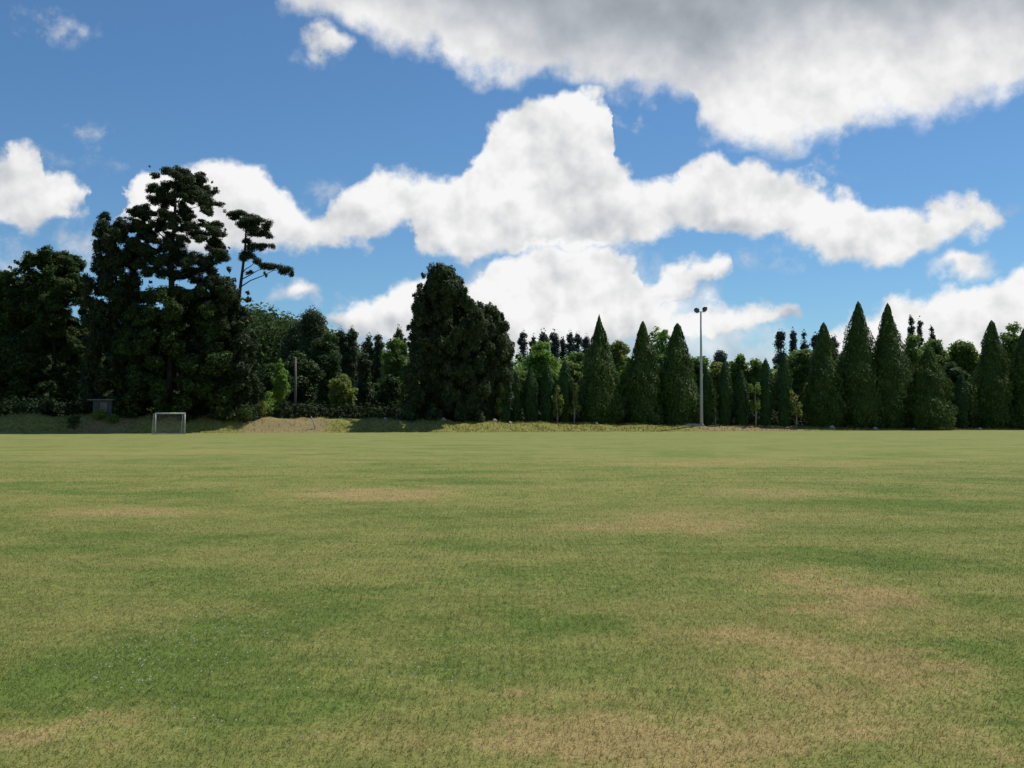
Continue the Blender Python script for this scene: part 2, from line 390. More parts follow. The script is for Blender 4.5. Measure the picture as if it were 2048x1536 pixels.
# ------------------------------------------------------------------ ground sheet
def build_ground():
    xs = np.unique(np.concatenate([np.linspace(-3000, -200, 16), np.linspace(-200, 200, 321), np.linspace(200, 3000, 16)]))
    ys = np.unique(np.concatenate([np.linspace(-60, 90, 31), np.linspace(90, 136, 150), np.linspace(136, 200, 20), np.linspace(200, 500, 31), np.linspace(500, 5000, 16)]))
    Xg, Yg = np.meshgrid(xs, ys); Zg = ground_z(Xg, Yg)
    V = np.stack([Xg, Yg, Zg], -1).reshape(-1, 3); nx = len(xs); ny = len(ys)
    i = np.arange(nx - 1)[None, :] + np.arange(ny - 1)[:, None] * nx
    Fc = np.stack([i, i + 1, i + nx + 1, i + nx], -1).reshape(-1, 4)
    me = bpy.data.meshes.new('ground'); me.from_pydata(V.tolist(), [], Fc.tolist())
    me.polygons.foreach_set('use_smooth', np.ones(len(me.polygons), bool)); me.materials.append(make_ground_mat()); me.update()
    o = bpy.data.objects.new('ground', me); C.objects.link(o); o['kind'] = 'structure'
build_ground()

def blades(Y0, Y1, dens0, dens1, h0, h1, wd):
    area = 0.53 * 2 * (Y1 * Y1 - Y0 * Y0) / 2 + 2.0 * (Y1 - Y0)
    n = int(area * dens0)
    Y = np.sqrt(rng.uniform(Y0 ** 2, Y1 ** 2, n)); X = rng.uniform(-1, 1, n) * (0.535 * Y + 0.8)
    k = rng.uniform(0, 1, n) < dens1 / dens0 + (1 - dens1 / dens0) * ((Y1 - Y) / (Y1 - Y0)) ** 1.2
    X, Y = X[k], Y[k]; n = len(X)
    # blades gather in small tufts
    tx = rng.normal(0, 0.018, n); X = np.round(X / 0.07) * 0.07 * 0.5 + X * 0.5 + tx
    L = rng.uniform(h0, h1, n); a = rng.uniform(0, 2 * np.pi, n); tilt = rng.uniform(0.55, 1.4, n)
    dx = np.cos(a) * np.sin(tilt) * L; dy = np.sin(a) * np.sin(tilt) * L; dz = np.cos(tilt) * L
    b = a + np.pi / 2 + rng.normal(0, .5, n); W = wd * rng.uniform(0.6, 1.3, n)
    wx = np.cos(b) * W / 2; wy = np.sin(b) * W / 2; z0 = np.full(n, -0.004)
    P = np.stack([np.stack([X - wx, Y - wy, z0], 1), np.stack([X + wx, Y + wy, z0], 1),
                  np.stack([X + dx * .55 + wx * .8, Y + dy * .55 + wy * .8, dz * .65], 1), np.stack([X + dx, Y + dy, dz], 1)], 1)
    return P.reshape(-1, 3)
BL = np.concatenate([blades(3.2, 9, 6000, 3600, .010, .030, .0042), blades(9, 20, 2300, 700, .012, .032, .0065), blades(20, 42, 420, 12, .014, .032, .012)])
blade_mat = make_blade_mat()
tag(mesh_np('grass', BL, 4, blade_mat), 'mown summer grass of the playing field', 'grass', kind='stuff')
del BL
def gpt(px, py):
    x, y, z = ray(px, py); k = EYE / -z; return x * k, y * k
cl = []
for px, py, rx, ry, nn in [(450, 1260, 240, 60, 420), (260, 1330, 180, 50, 200), (880, 1360, 180, 40, 90), (1450, 1200, 250, 50, 50), (700, 1300, 500, 120, 160), (300, 1450, 300, 60, 60)]:
    for _ in range(int(nn * .4)):
        x, y = gpt(px + rng.normal(0, rx * .55), py + rng.normal(0, ry * .55))
        if y > 3: cl.append((x, y, rng.uniform(.018, .034), rng.uniform(.0035, .0085)))
mb = MB()
for x, y, z, r in cl:
    mb.add([(x + r, y, z), (x - r * .5, y + r * .87, z), (x - r * .5, y - r * .87, z), (x, y, z + r), (x, y, z - r)], [(0, 1, 3), (1, 2, 3), (2, 0, 3), (1, 0, 4), (2, 1, 4), (0, 2, 4)])
tag(mb.build('clover_flowers', M['clover']), 'tiny white clover heads dotted over the mown grass', 'flowers', kind='stuff')

# ------------------------------------------------------------------ foliage
def unit(v): return v / (np.linalg.norm(v, axis=-1, keepdims=True) + 1e-9)
def leaf_faces(cl, n, size, aspect=0.5, shell=0.55, out=1.0, rand=0.8, up=0.3, grain=None, grain_w=0.0):
    """cl: rows (x,y,z,rx,ry,rz); n leaf-sized rhombic faces spread through the outer volume of the clumps"""
    cl = np.asarray(cl, float); a = (cl[:, 3] * cl[:, 4] + cl[:, 3] * cl[:, 5] + cl[:, 4] * cl[:, 5]); a = a / a.sum()
    i = rng.choice(len(cl), n, p=a)
    d = unit(rng.normal(size=(n, 3))); r = rng.uniform(shell ** 2, 1.0, n) ** 0.5
    r = np.minimum(r * (1 + rng.normal(0, 0.17, n)), 1.10)
    p = cl[i, :3] + d * cl[i, 3:] * r[:, None]
    nn = unit(unit(d / cl[i, 3:]) * out + unit(rng.normal(size=(n, 3))) * rand + np.array([0, 0, up]))
    t = rng.normal(size=(n, 3))
    if grain is not None: t = unit(t) * (1 - grain_w) + (np.array(grain) if len(np.shape(grain)) == 1 else grain[i]) * grain_w
    t = unit(t - nn * (t * nn).sum(1, keepdims=True)); b = np.cross(nn, t)
    L = (size * rng.uniform(0.55, 1.35, n))[:, None] / 2; W = L * aspect * rng.uniform(.8, 1.3, n)[:, None]
    P = np.stack([p - t * L, p + b * W - t * L * .1, p + t * L, p - b * W - t * L * .1], 1)
    return P.reshape(-1, 3)
def limb_pts(a, b, sag=0.0, wob=0.15, k=4):
    a = np.array(a, float); b = np.array(b, float); out = []
    L = np.linalg.norm(b - a)
    for i in range(k + 1):
        t = i / k; p = a + (b - a) * t; p[2] += math.sin(t * math.pi) * sag * L
        if 0 < i < k: p += rng.normal(0, wob * L / k * .5, 3)
        out.append(p)
    return out
def trunk_mesh(root, pts, r0, r1, limbs=(), bark='bark', name='trunk'):
    mb = MB(); k = len(pts); P = [np.array(p, float) for p in pts]
    rad = [r0 + (r1 - r0) * (i / (k - 1)) ** .9 for i in range(k)]; rad[0] *= 1.25
    mb.tube(P, rad, 8)
    zs = [p[2] for p in P]
    for c in limbs:
        c = np.array(c, float); zt = max(min(c[2] - 0.35 * np.linalg.norm(c[:2]) - .2, zs[-1] - .1), zs[0] + .5)
        s = np.array([np.interp(zt, zs, [p[j] for p in P]) for j in range(3)])
        rr = np.interp(zt, zs, rad) * .45
        mb.tube(limb_pts(s, c, 0.06), [rr, rr * .8, rr * .6, rr * .4, rr * .2], 5)
    return mb.build(name, M[bark], root, smooth=True)

def root_at(name, px, Y, label, cat, group=None):
    X = (px - CX) / F * Y / (math.cos(PITCH))
    X = at(px, HOR, Y)[0]
    return empty(name, (X, Y, gz(X, Y) - 0.05), label, cat, group)

def px_clumps(rows, Y, ox, oz, depth=1.0, dy=None):
    """clumps given by outline position; each gets its own depth inside the crown"""
    s = Y / F; out = []
    xs = [r[0] for r in rows]; c = (min(xs) + max(xs)) / 2; h = (max(xs) - min(xs)) / 2 + 1
    for r in rows:
        px, py, rx, ry = r[:4]
        x, _, z = at(px, py, Y); k = math.sqrt(max(0.05, 1 - ((px - c) / h) ** 2))
        d = rng.uniform(-1, 1) * h * s * 0.7 * k * depth
        out.append((x - ox, d, z - oz, rx * s, rx * s * rng.uniform(.8, 1.1), ry * s))
    return out

def cypress(px, top, hw, Y, label, group, wide=True, matname='cyp', nleaf=7000, lean=0.0, pw=1.1, tip=.07):
    root = root_at('cypress_tree', px, Y, label, 'cypress', group)
    oz = root.location.z; s = Y / F; H = at(px, top, Y)[2] - oz; Rw = hw * s
    n = nleaf; t = rng.uniform(0, 1, n) ** 0.75           # 0 tip .. 1 ground
    ph = rng.uniform(0, 6.28, 6)
    def prof(t):
        if wide: return Rw * (tip * np.clip(t * 25, 0, 1) ** .6 + (1 - tip) * np.sin(np.clip(t * 1.22, 0, 1) * np.pi / 2) ** pw) * (1 - 0.10 * np.clip((t - .85) / .15, 0, 1))
        return Rw * (np.clip(t * 3.0, 0, 1) ** .75) * (1 - 0.30 * np.clip((t - .7) / .3, 0, 1))
    def lump(th, z):
        return 1 + 0.08 * np.sin(2 * th + ph[0] + z * .5) + 0.09 * np.sin(z * 1.3 + ph[4] + th) + 0.08 * np.sin(5 * th + ph[1] - z * .9) + 0.06 * np.sin(9 * th + z * 2.3 + ph[2]) + .05 * np.sin(z * 3.7 + ph[3] + 3 * th)
    th = rng.uniform(0, 2 * np.pi, n); z = 0.25 + (1 - t) * (H - .25)
    r = prof(t) * lump(th, z) * rng.uniform(0.80, 1.06, n)
    p = np.stack([r * np.cos(th) + lean * z, r * np.sin(th), z], 1)
    dr = np.stack([np.cos(th), np.sin(th), np.full(n, .35)], 1)
    nn = unit(dr + unit(rng.normal(size=(n, 3))) * .6)
    tt = unit(np.array([0, 0, 1.0]) + dr * .35 + rng.normal(0, .3, (n, 3))); tt = unit(tt - nn * (tt * nn).sum(1, keepdims=True)); b = np.cross(nn, tt)
    L = ((0.34 if wide else .30) * rng.uniform(.35, 1.15, n))[:, None] / 2; L = L * np.clip(r[:, None] / .5 + .35, .4, 1); W = L * .5
    P = np.stack([p - tt * L, p + b * W, p + tt * L, p - b * W], 1).reshape(-1, 3)
    core = MB(); rings = 14; cp = []; cr = []
    for i in range(rings):
        tq = 0.99 - i / (rings - 1) * .95; cp.append((lean * (.25 + (1 - tq) * (H - .25)), 0, .25 + (1 - tq) * (H - .25))); cr.append(float(prof(np.array(tq))) * .74)
    core.tube(cp, cr, 12)
    mesh_np('crown', P, 4, M[matname], root, core)
    tm = MB(); tm.tube([(0, 0, -.1), (0, 0, .5), (lean * H * .5, 0, H * .5)], [Rw * .16 + .06, Rw * .13 + .05, .04], 7); tm.build('trunk', M['bark'], root, smooth=True)
    return root

def round_tree(px, top, hw, Y, label, matname, group=None, name='broadleaf_tree', cat='tree', low=0.12, size=.42, dens=1.0, nclump=34, spike=0.0, bark='bark', shape=1.0, gap=0.85):
    """broadleaf crown: uneven clumps over an egg-shaped envelope, trunk and limbs reaching into them"""
    root = root_at(name, px, Y, label, cat, group); oz = root.location.z
    s = Y / F; H = at(px, top, Y)[2] - oz; Rw = hw * s; z0 = H * low; hc = (H - z0) / 2; zc = z0 + hc
    rows = []
    for k in range(int(nclump * min(2.4, max(1, hc / Rw)))):
        d = unit(rng.normal(size=3)); rad = rng.uniform(.2, 1) ** .6
        cz = d[2] * rad; taper = 1 - spike * max(0, cz)
        cr = rng.uniform(.22, .42) * Rw * shape * (1 - .35 * spike * max(0, cz))
        rows.append((d[0] * (Rw - cr * .8) * rad * taper, d[1] * (Rw - cr * .8) * rad * taper, zc + cz * (hc - cr * .6), cr, cr, cr * rng.uniform(.65, .95)))
    rows.append((0, 0, zc, Rw * .5, Rw * .5, hc * .75))
    area = sum(r[3] * r[5] for r in rows) * 4 * math.pi
    n = int(area / (size * size * .25) * 1.25 * dens * gap)
    P = leaf_faces(rows, n, size, .55, .5, 1.0, .9, .35)
    mesh_np('crown', P, 4, M[matname], root)
    ts = [(0, 0, -.1), (rng.normal(0, .08), rng.normal(0, .08), z0 + .3), (rng.normal(0, .25), rng.normal(0, .2), zc), (rng.normal(0, .3), 0, zc + hc * .6)]
    trunk_mesh(root, ts, H * .022 + .06, H * .005 + .02, [r[:3] for r in rows[:10]], bark)
    return root

def far_pine(px, top, hw, Y, label, group, low=.45, matname='farpine', size=.42):
    root = root_at('pine_tree', px, Y, label, 'pine tree', group); oz = root.location.z; hw *= 1.2
    s = Y / F; H = at(px, top, Y)[2] - oz; Rw = hw * s; rows = []
    for k in range(36):
        t = rng.uniform(0, 1); e = Rw * (0.45 + .55 * math.sin(min(1, (1 - t) * 1.4) * math.pi / 2)) * .75; a = rng.uniform(0, 6.28); q = rng.uniform(.2, .8)
        cr = Rw * rng.uniform(.40, .62)
        rows.append((math.cos(a) * e * q, math.sin(a) * e * q, H * low + (H * (1 - low) - cr * .8) * t, cr, cr, cr * .8))
    rows.append((0, 0, H - Rw * .4, Rw * .35, Rw * .35, Rw * .42)); rows.append((0, 0, H * (.5 + low / 2), Rw * .72, Rw * .72, H * (1 - low) * .5))
    area = sum(r[3] * r[5] for r in rows) * 4 * math.pi
    P = leaf_faces(rows, int(area / (size * size * .25) * 1.0), size, .5, .4, 1, .9, .5, (0, 0, 1), .4)
    mesh_np('crown', P, 4, M[matname], root)
    trunk_mesh(root, [(0, 0, -.1), (rng.normal(0, .1), 0, H * .5), (0, 0, H * .95)], H * .012 + .05, .04, [r[:3] for r in rows[:6]])
    return root

# --- the big pine by the goal ---
def Z(lst, ox=0, oy=300, k=2.56): return [(ox + a / k, oy + b / k, c / k, d / k) for a, b, c, d in lst]
def custom_tree(name, px, Y, rows, label, cat, matname, trunk_px, r0, r1, size=.34, dens=1.0, depth=1.0, fill=None, group=None, up=.6, nl=18, aspect=.42, shell=.35, grain=None, gw=0.0):
    root = root_at(name, px, Y, label, cat, group); ox, _, oz = root.location
    cl = px_clumps(rows, Y, ox, oz, depth)
    sub = []
    for c in cl:                                   # break every pad into smaller sprays
        m_ = 6 if c[3] > .6 else 3
        for _ in range(m_):
            d = unit(rng.normal(size=3)) * rng.uniform(.25, .75)
            sub.append((c[0] + d[0] * c[3], c[1] + d[1] * c[4], c[2] + d[2] * c[5], c[3] * rng.uniform(.42, .66), c[4] * rng.uniform(.40, .62), c[5] * rng.uniform(.42, .66)))
    area = sum(r[3] * r[5] for r in sub) * 4 * math.pi
    P = leaf_faces(sub, int(area / (size * size * .21) * 1.15 * dens), size, aspect, shell, 1, .8, up, grain, gw)
    mesh_np('crown', P, 4, M[matname], root)
    tp = []
    for (a, b) in trunk_px:
        x, _, z = at(a, b, Y); tp.append((x - ox, 0, z - oz))
    tp[0] = (tp[0][0], 0, -.1)
    trunk_mesh(root, tp, r0, r1, [c[:3] for c in cl if c[2] > 3][:nl])
    return root
def rnd_rows(cx, cy, rx, ry, n, r=(14, 26), flat=.75):
    out = []
    for _ in range(n):
        a = random.uniform(0, 6.28); q = math.sqrt(random.uniform(0, 1)) * .92; c = random.uniform(*r)
        out.append((cx + math.cos(a) * rx * q, cy + math.sin(a) * ry * q, c, c * flat))
    return out
def outline_rows(spec, n, r=(10, 18), asp=.8, edge=60):
    """clumps filling an outline given as (height, left, right) rows in photo units, denser along the rim"""
    ys = [q[0] for q in spec]; out = []
    def lim(y): return np.interp(y, ys, [q[1] for q in spec]), np.interp(y, ys, [q[2] for q in spec])
    k = 0
    while k < n:
        y = rng.uniform(ys[0], ys[-1]); a, b = lim(y)
        if rng.uniform(0, 1) > (b - a) / max(q[2] - q[1] for q in spec) + .15: continue
        c = min(rng.uniform(*r), (b - a) * .42)
        out.append((rng.uniform(a + c * .8, max(b - c * .8, a + c * .8 + .1)), max(y, ys[0] + c * asp * .9), c, c * asp)); k += 1
    for _ in range(edge):                      # small sprays that break the rim
        y = rng.uniform(ys[0], ys[-1]); a, b = lim(y); c = rng.uniform(.35, .6) * r[0]
        x = a + c * .5 if rng.uniform() < .5 else b - c * .5
        out.append((x + rng.normal(0, 3), y + rng.normal(0, 3), c, c * asp))
    return out
D_rows = outline_rows([(335,345,392),(345,325,410),(365,300,430),(395,292,438),(420,258,448),(450,250,452),(478,245,458),(500,242,460),(525,250,466),(548,270,462)], 190, (10, 19), .66, 16) \
    + Z([(785,190,50,28),(690,328,48,22),(675,385,48,34),(1115,428,52,28),(1145,540,52,28),(1150,560,46,28),(720,500,60,24),(1185,612,18,22),(780,590,52,26),(720,612,48,26),(940,600,60,44),(1010,600,46,34),(880,600,50,40),(800,540,50,20),(900,540,70,40),(880,640,70,40),(800,640,50,30),(980,650,60,30)])
custom_tree('pine_tree', 345, 108, D_rows, 'tallest dark pine behind the goal with broad see-through crown', 'pine tree', 'pine',
    [(345, 850), (346, 700), (344, 600), (342, 520), (350, 430), (352, 350)], .60, .08, .23, .95, .9, nl=20, aspect=.36)
C_rows = outline_rows([(430,224,236),(442,206,246),(470,193,262),(500,192,270),(530,182,280),(560,172,292),(600,165,300),(700,165,312),(835,170,312)], 210, (11, 20), 1.0, 34) + [(235,600,34,50),(225,680,44,50),(270,640,30,40)]
custom_tree('pine_tree', 235, 107.5, C_rows, 'shaggy dark pine with upswept tip just left of the tallest pine', 'pine tree', 'pine',
    [(235, 850), (234, 700), (232, 560), (231, 470)], .38, .06, .36, .9, .8, grain=(0, 0, 1), gw=.5, aspect=.35)
E_rows = [(a, b, c * 1.2, d * 1.3) for a, b, c, d in Z([(1188,330,34,16),(1245,325,46,18),(1310,365,52,22),(1362,388,32,28),(1240,385,40,20),(1300,425,42,14),(1392,482,20,18),(1258,468,28,18),(1330,490,44,20),(1265,530,40,22),(1335,578,34,18),(1400,588,46,20),(1452,608,42,20),(1500,630,22,20),(1278,630,22,16),(1372,645,12,14),(1215,350,30,14),(1290,400,50,26),(1260,560,30,26),(1300,500,40,24),(1350,430,34,22),(1290,340,40,18),(1370,590,40,18)])]
custom_tree('pine_tree', 470, 111, E_rows, 'slender leaning pine with sparse tufted top and one drooping branch', 'pine tree', 'pine',
    [(462, 850), (470, 700), (480, 580), (490, 500), (493, 440)], .30, .08, .20, .95, .5, nl=13, aspect=.36)
F_rows = outline_rows([(553,418,462),(566,402,484),(600,388,494),(650,382,502),(700,376,520),(770,376,530),(840,380,525)], 190, (13, 22), .85, 60)
custom_tree('conifer_tree', 440, 107, F_rows, 'broad dark conifer hanging over the bank right of the goal', 'conifer', 'pine',
    [(440, 850), (438, 700), (436, 600)], .40, .08, .36, .9, .8)
D_low = outline_rows([(575,290,415),(620,262,440),(700,232,470),(840,222,478)], 170, (15, 26), .8, 50)
custom_tree('broadleaf_tree', 330, 105.5, D_low, 'dense dark tree filling the shade directly behind the goal', 'tree', 'dark',
    [(335, 850), (340, 740), (340, 640)], .45, .10, .38, .85, .8)
B_rows = outline_rows([(500,95,128),(512,66,150),(538,34,165),(570,14,186),(620,4,200),(700,-4,206),(835,0,204)], 250, (13, 24), .8, 50) + [(108,590,48,46),(90,660,56,46),(130,700,56,50),(60,720,50,50),(60,620,40,40),(160,640,36,50)]
custom_tree('broadleaf_tree', 108, 117, B_rows, 'large round dark green tree left of the shaggy pine', 'tree', 'dark',
    [(108, 850), (108, 720), (106, 600)], .42, .10, .38, .85, .8)
custom_tree('broadleaf_tree', -20, 116, outline_rows([(540,-60,0),(560,-80,22),(600,-90,42),(700,-90,52),(760,-90,44),(835,-90,36)], 170, (13, 24), .8, 40) + [(-20,640,50,60),(0,720,44,60)], 'dark green tree cut by the left edge of the picture', 'tree', 'dark',
    [(-20, 850), (-20, 700), (-22, 600)], .36, .08, .38, .85, .8)
G_rows = outline_rows([(534,868,886),(545,850,916),(565,842,926),(590,832,940),(620,822,966),(650,819,988),(700,812,1000),(760,806,996),(838,800,998)], 330, (11, 19), 1.25, 46) \
    + [(868,552,9,20),(880,540,7,16),(892,546,8,20),(907,556,9,20),(856,570,10,20),(920,578,10,20),(932,600,11,22),(944,622,11,20),(900,590,18,26),(875,590,20,28),(925,630,20,28),(850,610,18,28),(955,650,14,24),(840,650,16,28),(900,680,26,34),(866,690,30,40),(850,720,28,40),(885,760,50,50),(940,750,45,55),(905,630,34,40),(862,690,24,34),(935,700,26,34)]
custom_tree('conifer_tree', 890, 115.5, G_rows, 'biggest dark broad conifer in the middle of the tree line', 'conifer', 'hollow',
    [(890, 850), (888, 700), (884, 580)], .50, .06, .36, .95, .85, grain=(0, 0, 1), gw=.55, aspect=.4)
G2 = outline_rows([(608,974,990),(622,958,1002),(645,948,1014),(670,944,1024),(700,940,1030),(770,940,1028),(838,944,1022)], 190, (10, 17), 1.2, 26)
custom_tree('conifer_tree', 980, 117, G2, 'shorter dark conifer merging with the right side of the biggest conifer', 'conifer', 'hollow',
    [(980, 850), (978, 740), (984, 650)], .34, .05, .36, .95, .85, grain=(0, 0, 1), gw=.55, aspect=.4)
round_tree(560, 712, 22, 112, 'small light green sapling left of the timber utility pole', 'bright', 'small light green trees', low=.1, size=.3, nclump=16, spike=.6)
# --- cypresses on the right ---
GW = 'broad pointed cypresses along the far side'; GN = 'narrow cypresses between the broad ones'
for px, top, hw, Y, lab, lean in [
    (1198, 628, 44, 120, 'sharply pointed broad cypress standing alone right of the narrow row', .004),
    (1288, 642, 40, 121, 'blunt broad cypress left of the feathery pale tree', -.006),
    (1354, 646, 44, 122, 'broad cypress right beside the floodlight pole', .010),
    (1650, 644, 38, 126, 'broad cypress just left of the tallest cypress', -.004),
    (1718, 602, 50, 127, 'tallest broad cypress, left one of the high pair', .003),
    (1778, 606, 48, 127.5, 'high broad cypress, right one of the tallest pair', 0),
    (1857, 694, 48, 126, 'low squat cypress with sunlit yellow-green right flank', .012),
    (1987, 640, 36, 131, 'tall slim-shouldered cypress second from the right edge of the picture', -.005),
    (2052, 655, 36, 131, 'cypress cut by the right edge of the picture', 0)]:
    cypress(px, top, hw, Y, lab, GW, True, 'cyp', 17000, lean, {1198: 1.35, 1857: 1.15, 1987: .95, 2052: .95, 1650: 1.05}.get(px, 1.2), {1198: .02, 1288: .08, 1354: .09}.get(px, .06))
for px, top, hw, Y, lab in [
    (1008, 752, 13, 116, 'narrow cypress half hidden by the shorter dark conifer'),
    (1030, 742, 12, 118, 'narrow cypress first clear of the shorter dark conifer'),
    (1061, 734, 14, 118, 'narrow cypress below the left half of the fresh green tree'),
    (1095, 726, 13, 118, 'narrow cypress below the right half of the fresh green tree'),
    (1130, 720, 14, 118.5, 'last narrow cypress before the sharply pointed broad cypress'),
    (1414, 736, 12, 122, 'narrow cypress immediately right of the floodlight pole'),
    (1450, 722, 14, 122, 'narrow cypress second right of the floodlight pole'),
    (1483, 738, 14, 122.5, 'narrow cypress third right of the floodlight pole'),
    (1532, 716, 14, 123, 'narrow cypress right of the pale trunk, thin tip above the round trees'),
    (1569, 708, 15, 123, 'narrow cypress below the far blue-green pines'),
    (1925, 748, 14, 129, 'small narrow cypress between the squat and the slim-shouldered cypress')]:
    cypress(px, top, hw, Y, lab, GN, False, 'cypn', 5500)

# --- trees behind ---
GB = 'broadleaf trees behind the cypresses'
for px, top, hw, Y, mt, lab, kw in [
    (1082, 680, 50, 140, 'bright', 'fresh light green round tree above the narrow cypress row', dict(low=.05)),
    (1040, 735, 30, 136, 'mid', 'mid green tree low between the dark conifer and the fresh green tree', dict(low=.02)),
    (1158, 700, 34, 150, 'mid', 'dull green tree behind the left flank of the sharply pointed cypress', dict(low=.02)),
    (1145, 726, 24, 134, 'olive', 'olive tree between the narrow row and the sharply pointed cypress', dict(low=.02)),
    (1238, 672, 30, 138, 'olive', 'yellow-green tree between the sharply pointed and the blunt cypress', dict(low=.02)),
    (1256, 700, 22, 132, 'bright', 'small bright tree tucked against the blunt cypress', dict(low=.02)),
    (1322, 636, 34, 146, 'bright', 'feathery pale green tree rising between two broad cypresses', dict(low=.05, spike=.2, gap=.5, nclump=42, shape=.75)),
    (1396, 700, 36, 140, 'mid', 'green tree behind the floodlight pole', dict(low=.02)),
    (1432, 716, 30, 136, 'olive', 'greyish olive tree right of the floodlight pole', dict(low=.02)),
    (1478, 706, 30, 138, 'mid', 'round-topped green tree, left one behind the third narrow cypress', dict(low=.02)),
    (1512, 710, 28, 137, 'mid', 'round-topped green tree above the pale trunk', dict(low=.02)),
    (1548, 738, 26, 136, 'olive', 'low olive tree between the last two narrow cypresses', dict(low=.02)),
    (1606, 694, 42, 139, 'mid', 'rounded green tree left of the group of high cypresses', dict(low=.02)),
    (1690, 690, 40, 145, 'mid', 'green tree showing between the high cypresses', dict(low=.02)),
    (1822, 652, 34, 150, 'mid', 'upright green tree behind the right shoulder of the high cypress pair', dict(low=.02, spike=.3)),
    (1870, 664, 42, 156, 'mid', 'wide green tree directly behind the squat cypress', dict(low=.02)),
    (1925, 672, 44, 152, 'mid', 'wide green tree above the small narrow cypress', dict(low=.02)),
    (1905, 720, 40, 138, 'dark', 'darker low tree behind the small narrow cypress', dict(low=.02)),
    (2026, 640, 38, 148, 'mid', 'green tree between the last two cypresses at the right edge', dict(low=.02)),
    (2090, 670, 46, 150, 'mid', 'green tree mostly beyond the right edge', dict(low=.02)),
    (790, 668, 36, 150, 'mid', 'green tree against the left side of the biggest conifer', dict(low=.02)),
    (778, 744, 26, 124, 'dark', 'small dark green tree low left of the biggest conifer', dict(low=.02)),
    (684, 735, 32, 122, 'olive', 'light olive tree in the hollow right of the utility pole', dict(low=.04)),
    (650, 650, 42, 175, 'dark', 'dark rounded tree on the wooded slope above the utility pole', dict(low=.02)),
    (600, 700, 46, 140, 'dark', 'dark tree behind the utility pole', dict(low=.02)),
    (540, 720, 44, 135, 'dark', 'dark tree behind the light green sapling', dict(low=.02)),
    (745, 760, 40, 130, 'dark', 'dark low tree between the olive tree and the biggest conifer', dict(low=.02)),
    ]:
    round_tree(px, top, hw, Y, lab, mt, GB if px > 1030 else 'woodland trees left of the middle', **kw)
far_pine(727, 704, 16, 126, 'small dark pointed conifer behind the light olive tree', None, .05, 'pine', .35)
GP = 'distant pines on the skyline'
for px, top, hw, Y, lab in [
    (625, 618, 27, 190, 'distant pine highest on the slope left of the gap'), (596, 640, 30, 200, 'distant pine on the slope left of the highest one'),
    (680, 660, 14, 195, 'distant pine first below the slope, left of a close pair'), (702, 656, 16, 195, 'distant pine, broader of the close pair above the olive tree'),
    (736, 670, 12, 200, 'slim distant pine above the small pointed conifer'), (757, 668, 11, 200, 'slim distant pine at the left edge of the hazy gap'),
    (797, 655, 14, 190, 'distant pine touching the biggest conifer'),
    (1046, 664, 13, 205, 'distant pine first right of the dark conifers'), (1067, 672, 11, 208, 'short distant pine left of the fresh green tree top'),
    (1086, 662, 13, 205, 'distant pine behind the fresh green tree top'), (1108, 664, 13, 206, 'distant pine just right of the fresh green tree top'),
    (1126, 676, 9, 210, 'thin distant pine left of the tight pair'), (1141, 665, 10, 207, 'distant pine, left of the tight pair'), (1155, 666, 10, 208, 'distant pine, right of the tight pair'),
    (1173, 672, 12, 210, 'distant pine behind the sharply pointed cypress'),
    (1441, 700, 18, 200, 'distant pine poking above the olive tree right of the floodlight'),
    (1562, 662, 13, 190, 'tall blue-green distant pine above the last narrow cypress'), (1588, 660, 10, 192, 'blue-green distant pine, second of four in a line'),
    (1610, 664, 10, 193, 'blue-green distant pine, third of four in a line'), (1634, 668, 12, 195, 'blue-green distant pine, fourth of four, by the broad cypress'),
    (1668, 672, 11, 196, 'distant pine between the broad and the tallest cypress'),
    (1824, 632, 8, 185, 'dark distant pine tip just right of the high cypress pair'), (1842, 640, 7, 186, 'second distant pine tip right of the high cypress pair'),
    (1866, 652, 6, 190, 'tiny isolated distant pine tip above the wide green trees')]:
    far_pine(px, top, hw * rng.uniform(.95, 1.25), Y, lab, GP, .2, 'hollow' if px < 900 else 'farpine')

# --- woodland masses (stuff) ---
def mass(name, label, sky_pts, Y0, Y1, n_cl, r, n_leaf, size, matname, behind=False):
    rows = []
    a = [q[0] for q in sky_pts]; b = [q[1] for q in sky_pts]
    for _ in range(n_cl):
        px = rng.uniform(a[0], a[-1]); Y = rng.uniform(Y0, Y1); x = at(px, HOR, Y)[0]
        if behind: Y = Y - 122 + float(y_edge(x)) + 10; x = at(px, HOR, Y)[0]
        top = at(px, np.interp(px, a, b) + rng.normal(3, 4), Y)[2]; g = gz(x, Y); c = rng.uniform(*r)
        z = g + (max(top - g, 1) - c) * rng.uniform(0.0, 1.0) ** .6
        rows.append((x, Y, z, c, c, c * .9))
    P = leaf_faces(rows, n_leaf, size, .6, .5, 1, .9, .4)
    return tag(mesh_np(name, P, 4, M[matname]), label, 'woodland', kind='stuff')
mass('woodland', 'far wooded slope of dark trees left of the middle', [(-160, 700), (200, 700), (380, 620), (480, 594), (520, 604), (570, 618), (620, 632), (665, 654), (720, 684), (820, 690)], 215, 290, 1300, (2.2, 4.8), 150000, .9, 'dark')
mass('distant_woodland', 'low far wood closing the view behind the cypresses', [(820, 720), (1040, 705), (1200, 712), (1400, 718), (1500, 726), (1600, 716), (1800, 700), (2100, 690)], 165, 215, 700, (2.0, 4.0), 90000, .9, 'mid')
mass('undergrowth', 'dark undergrowth in the shade beneath the tree line', [(-120, 790), (500, 790), (640, 800), (800, 800), (1100, 812), (1700, 815), (2120, 815)], 122, 136, 800, (.7, 1.5), 70000, .45, 'under', True)

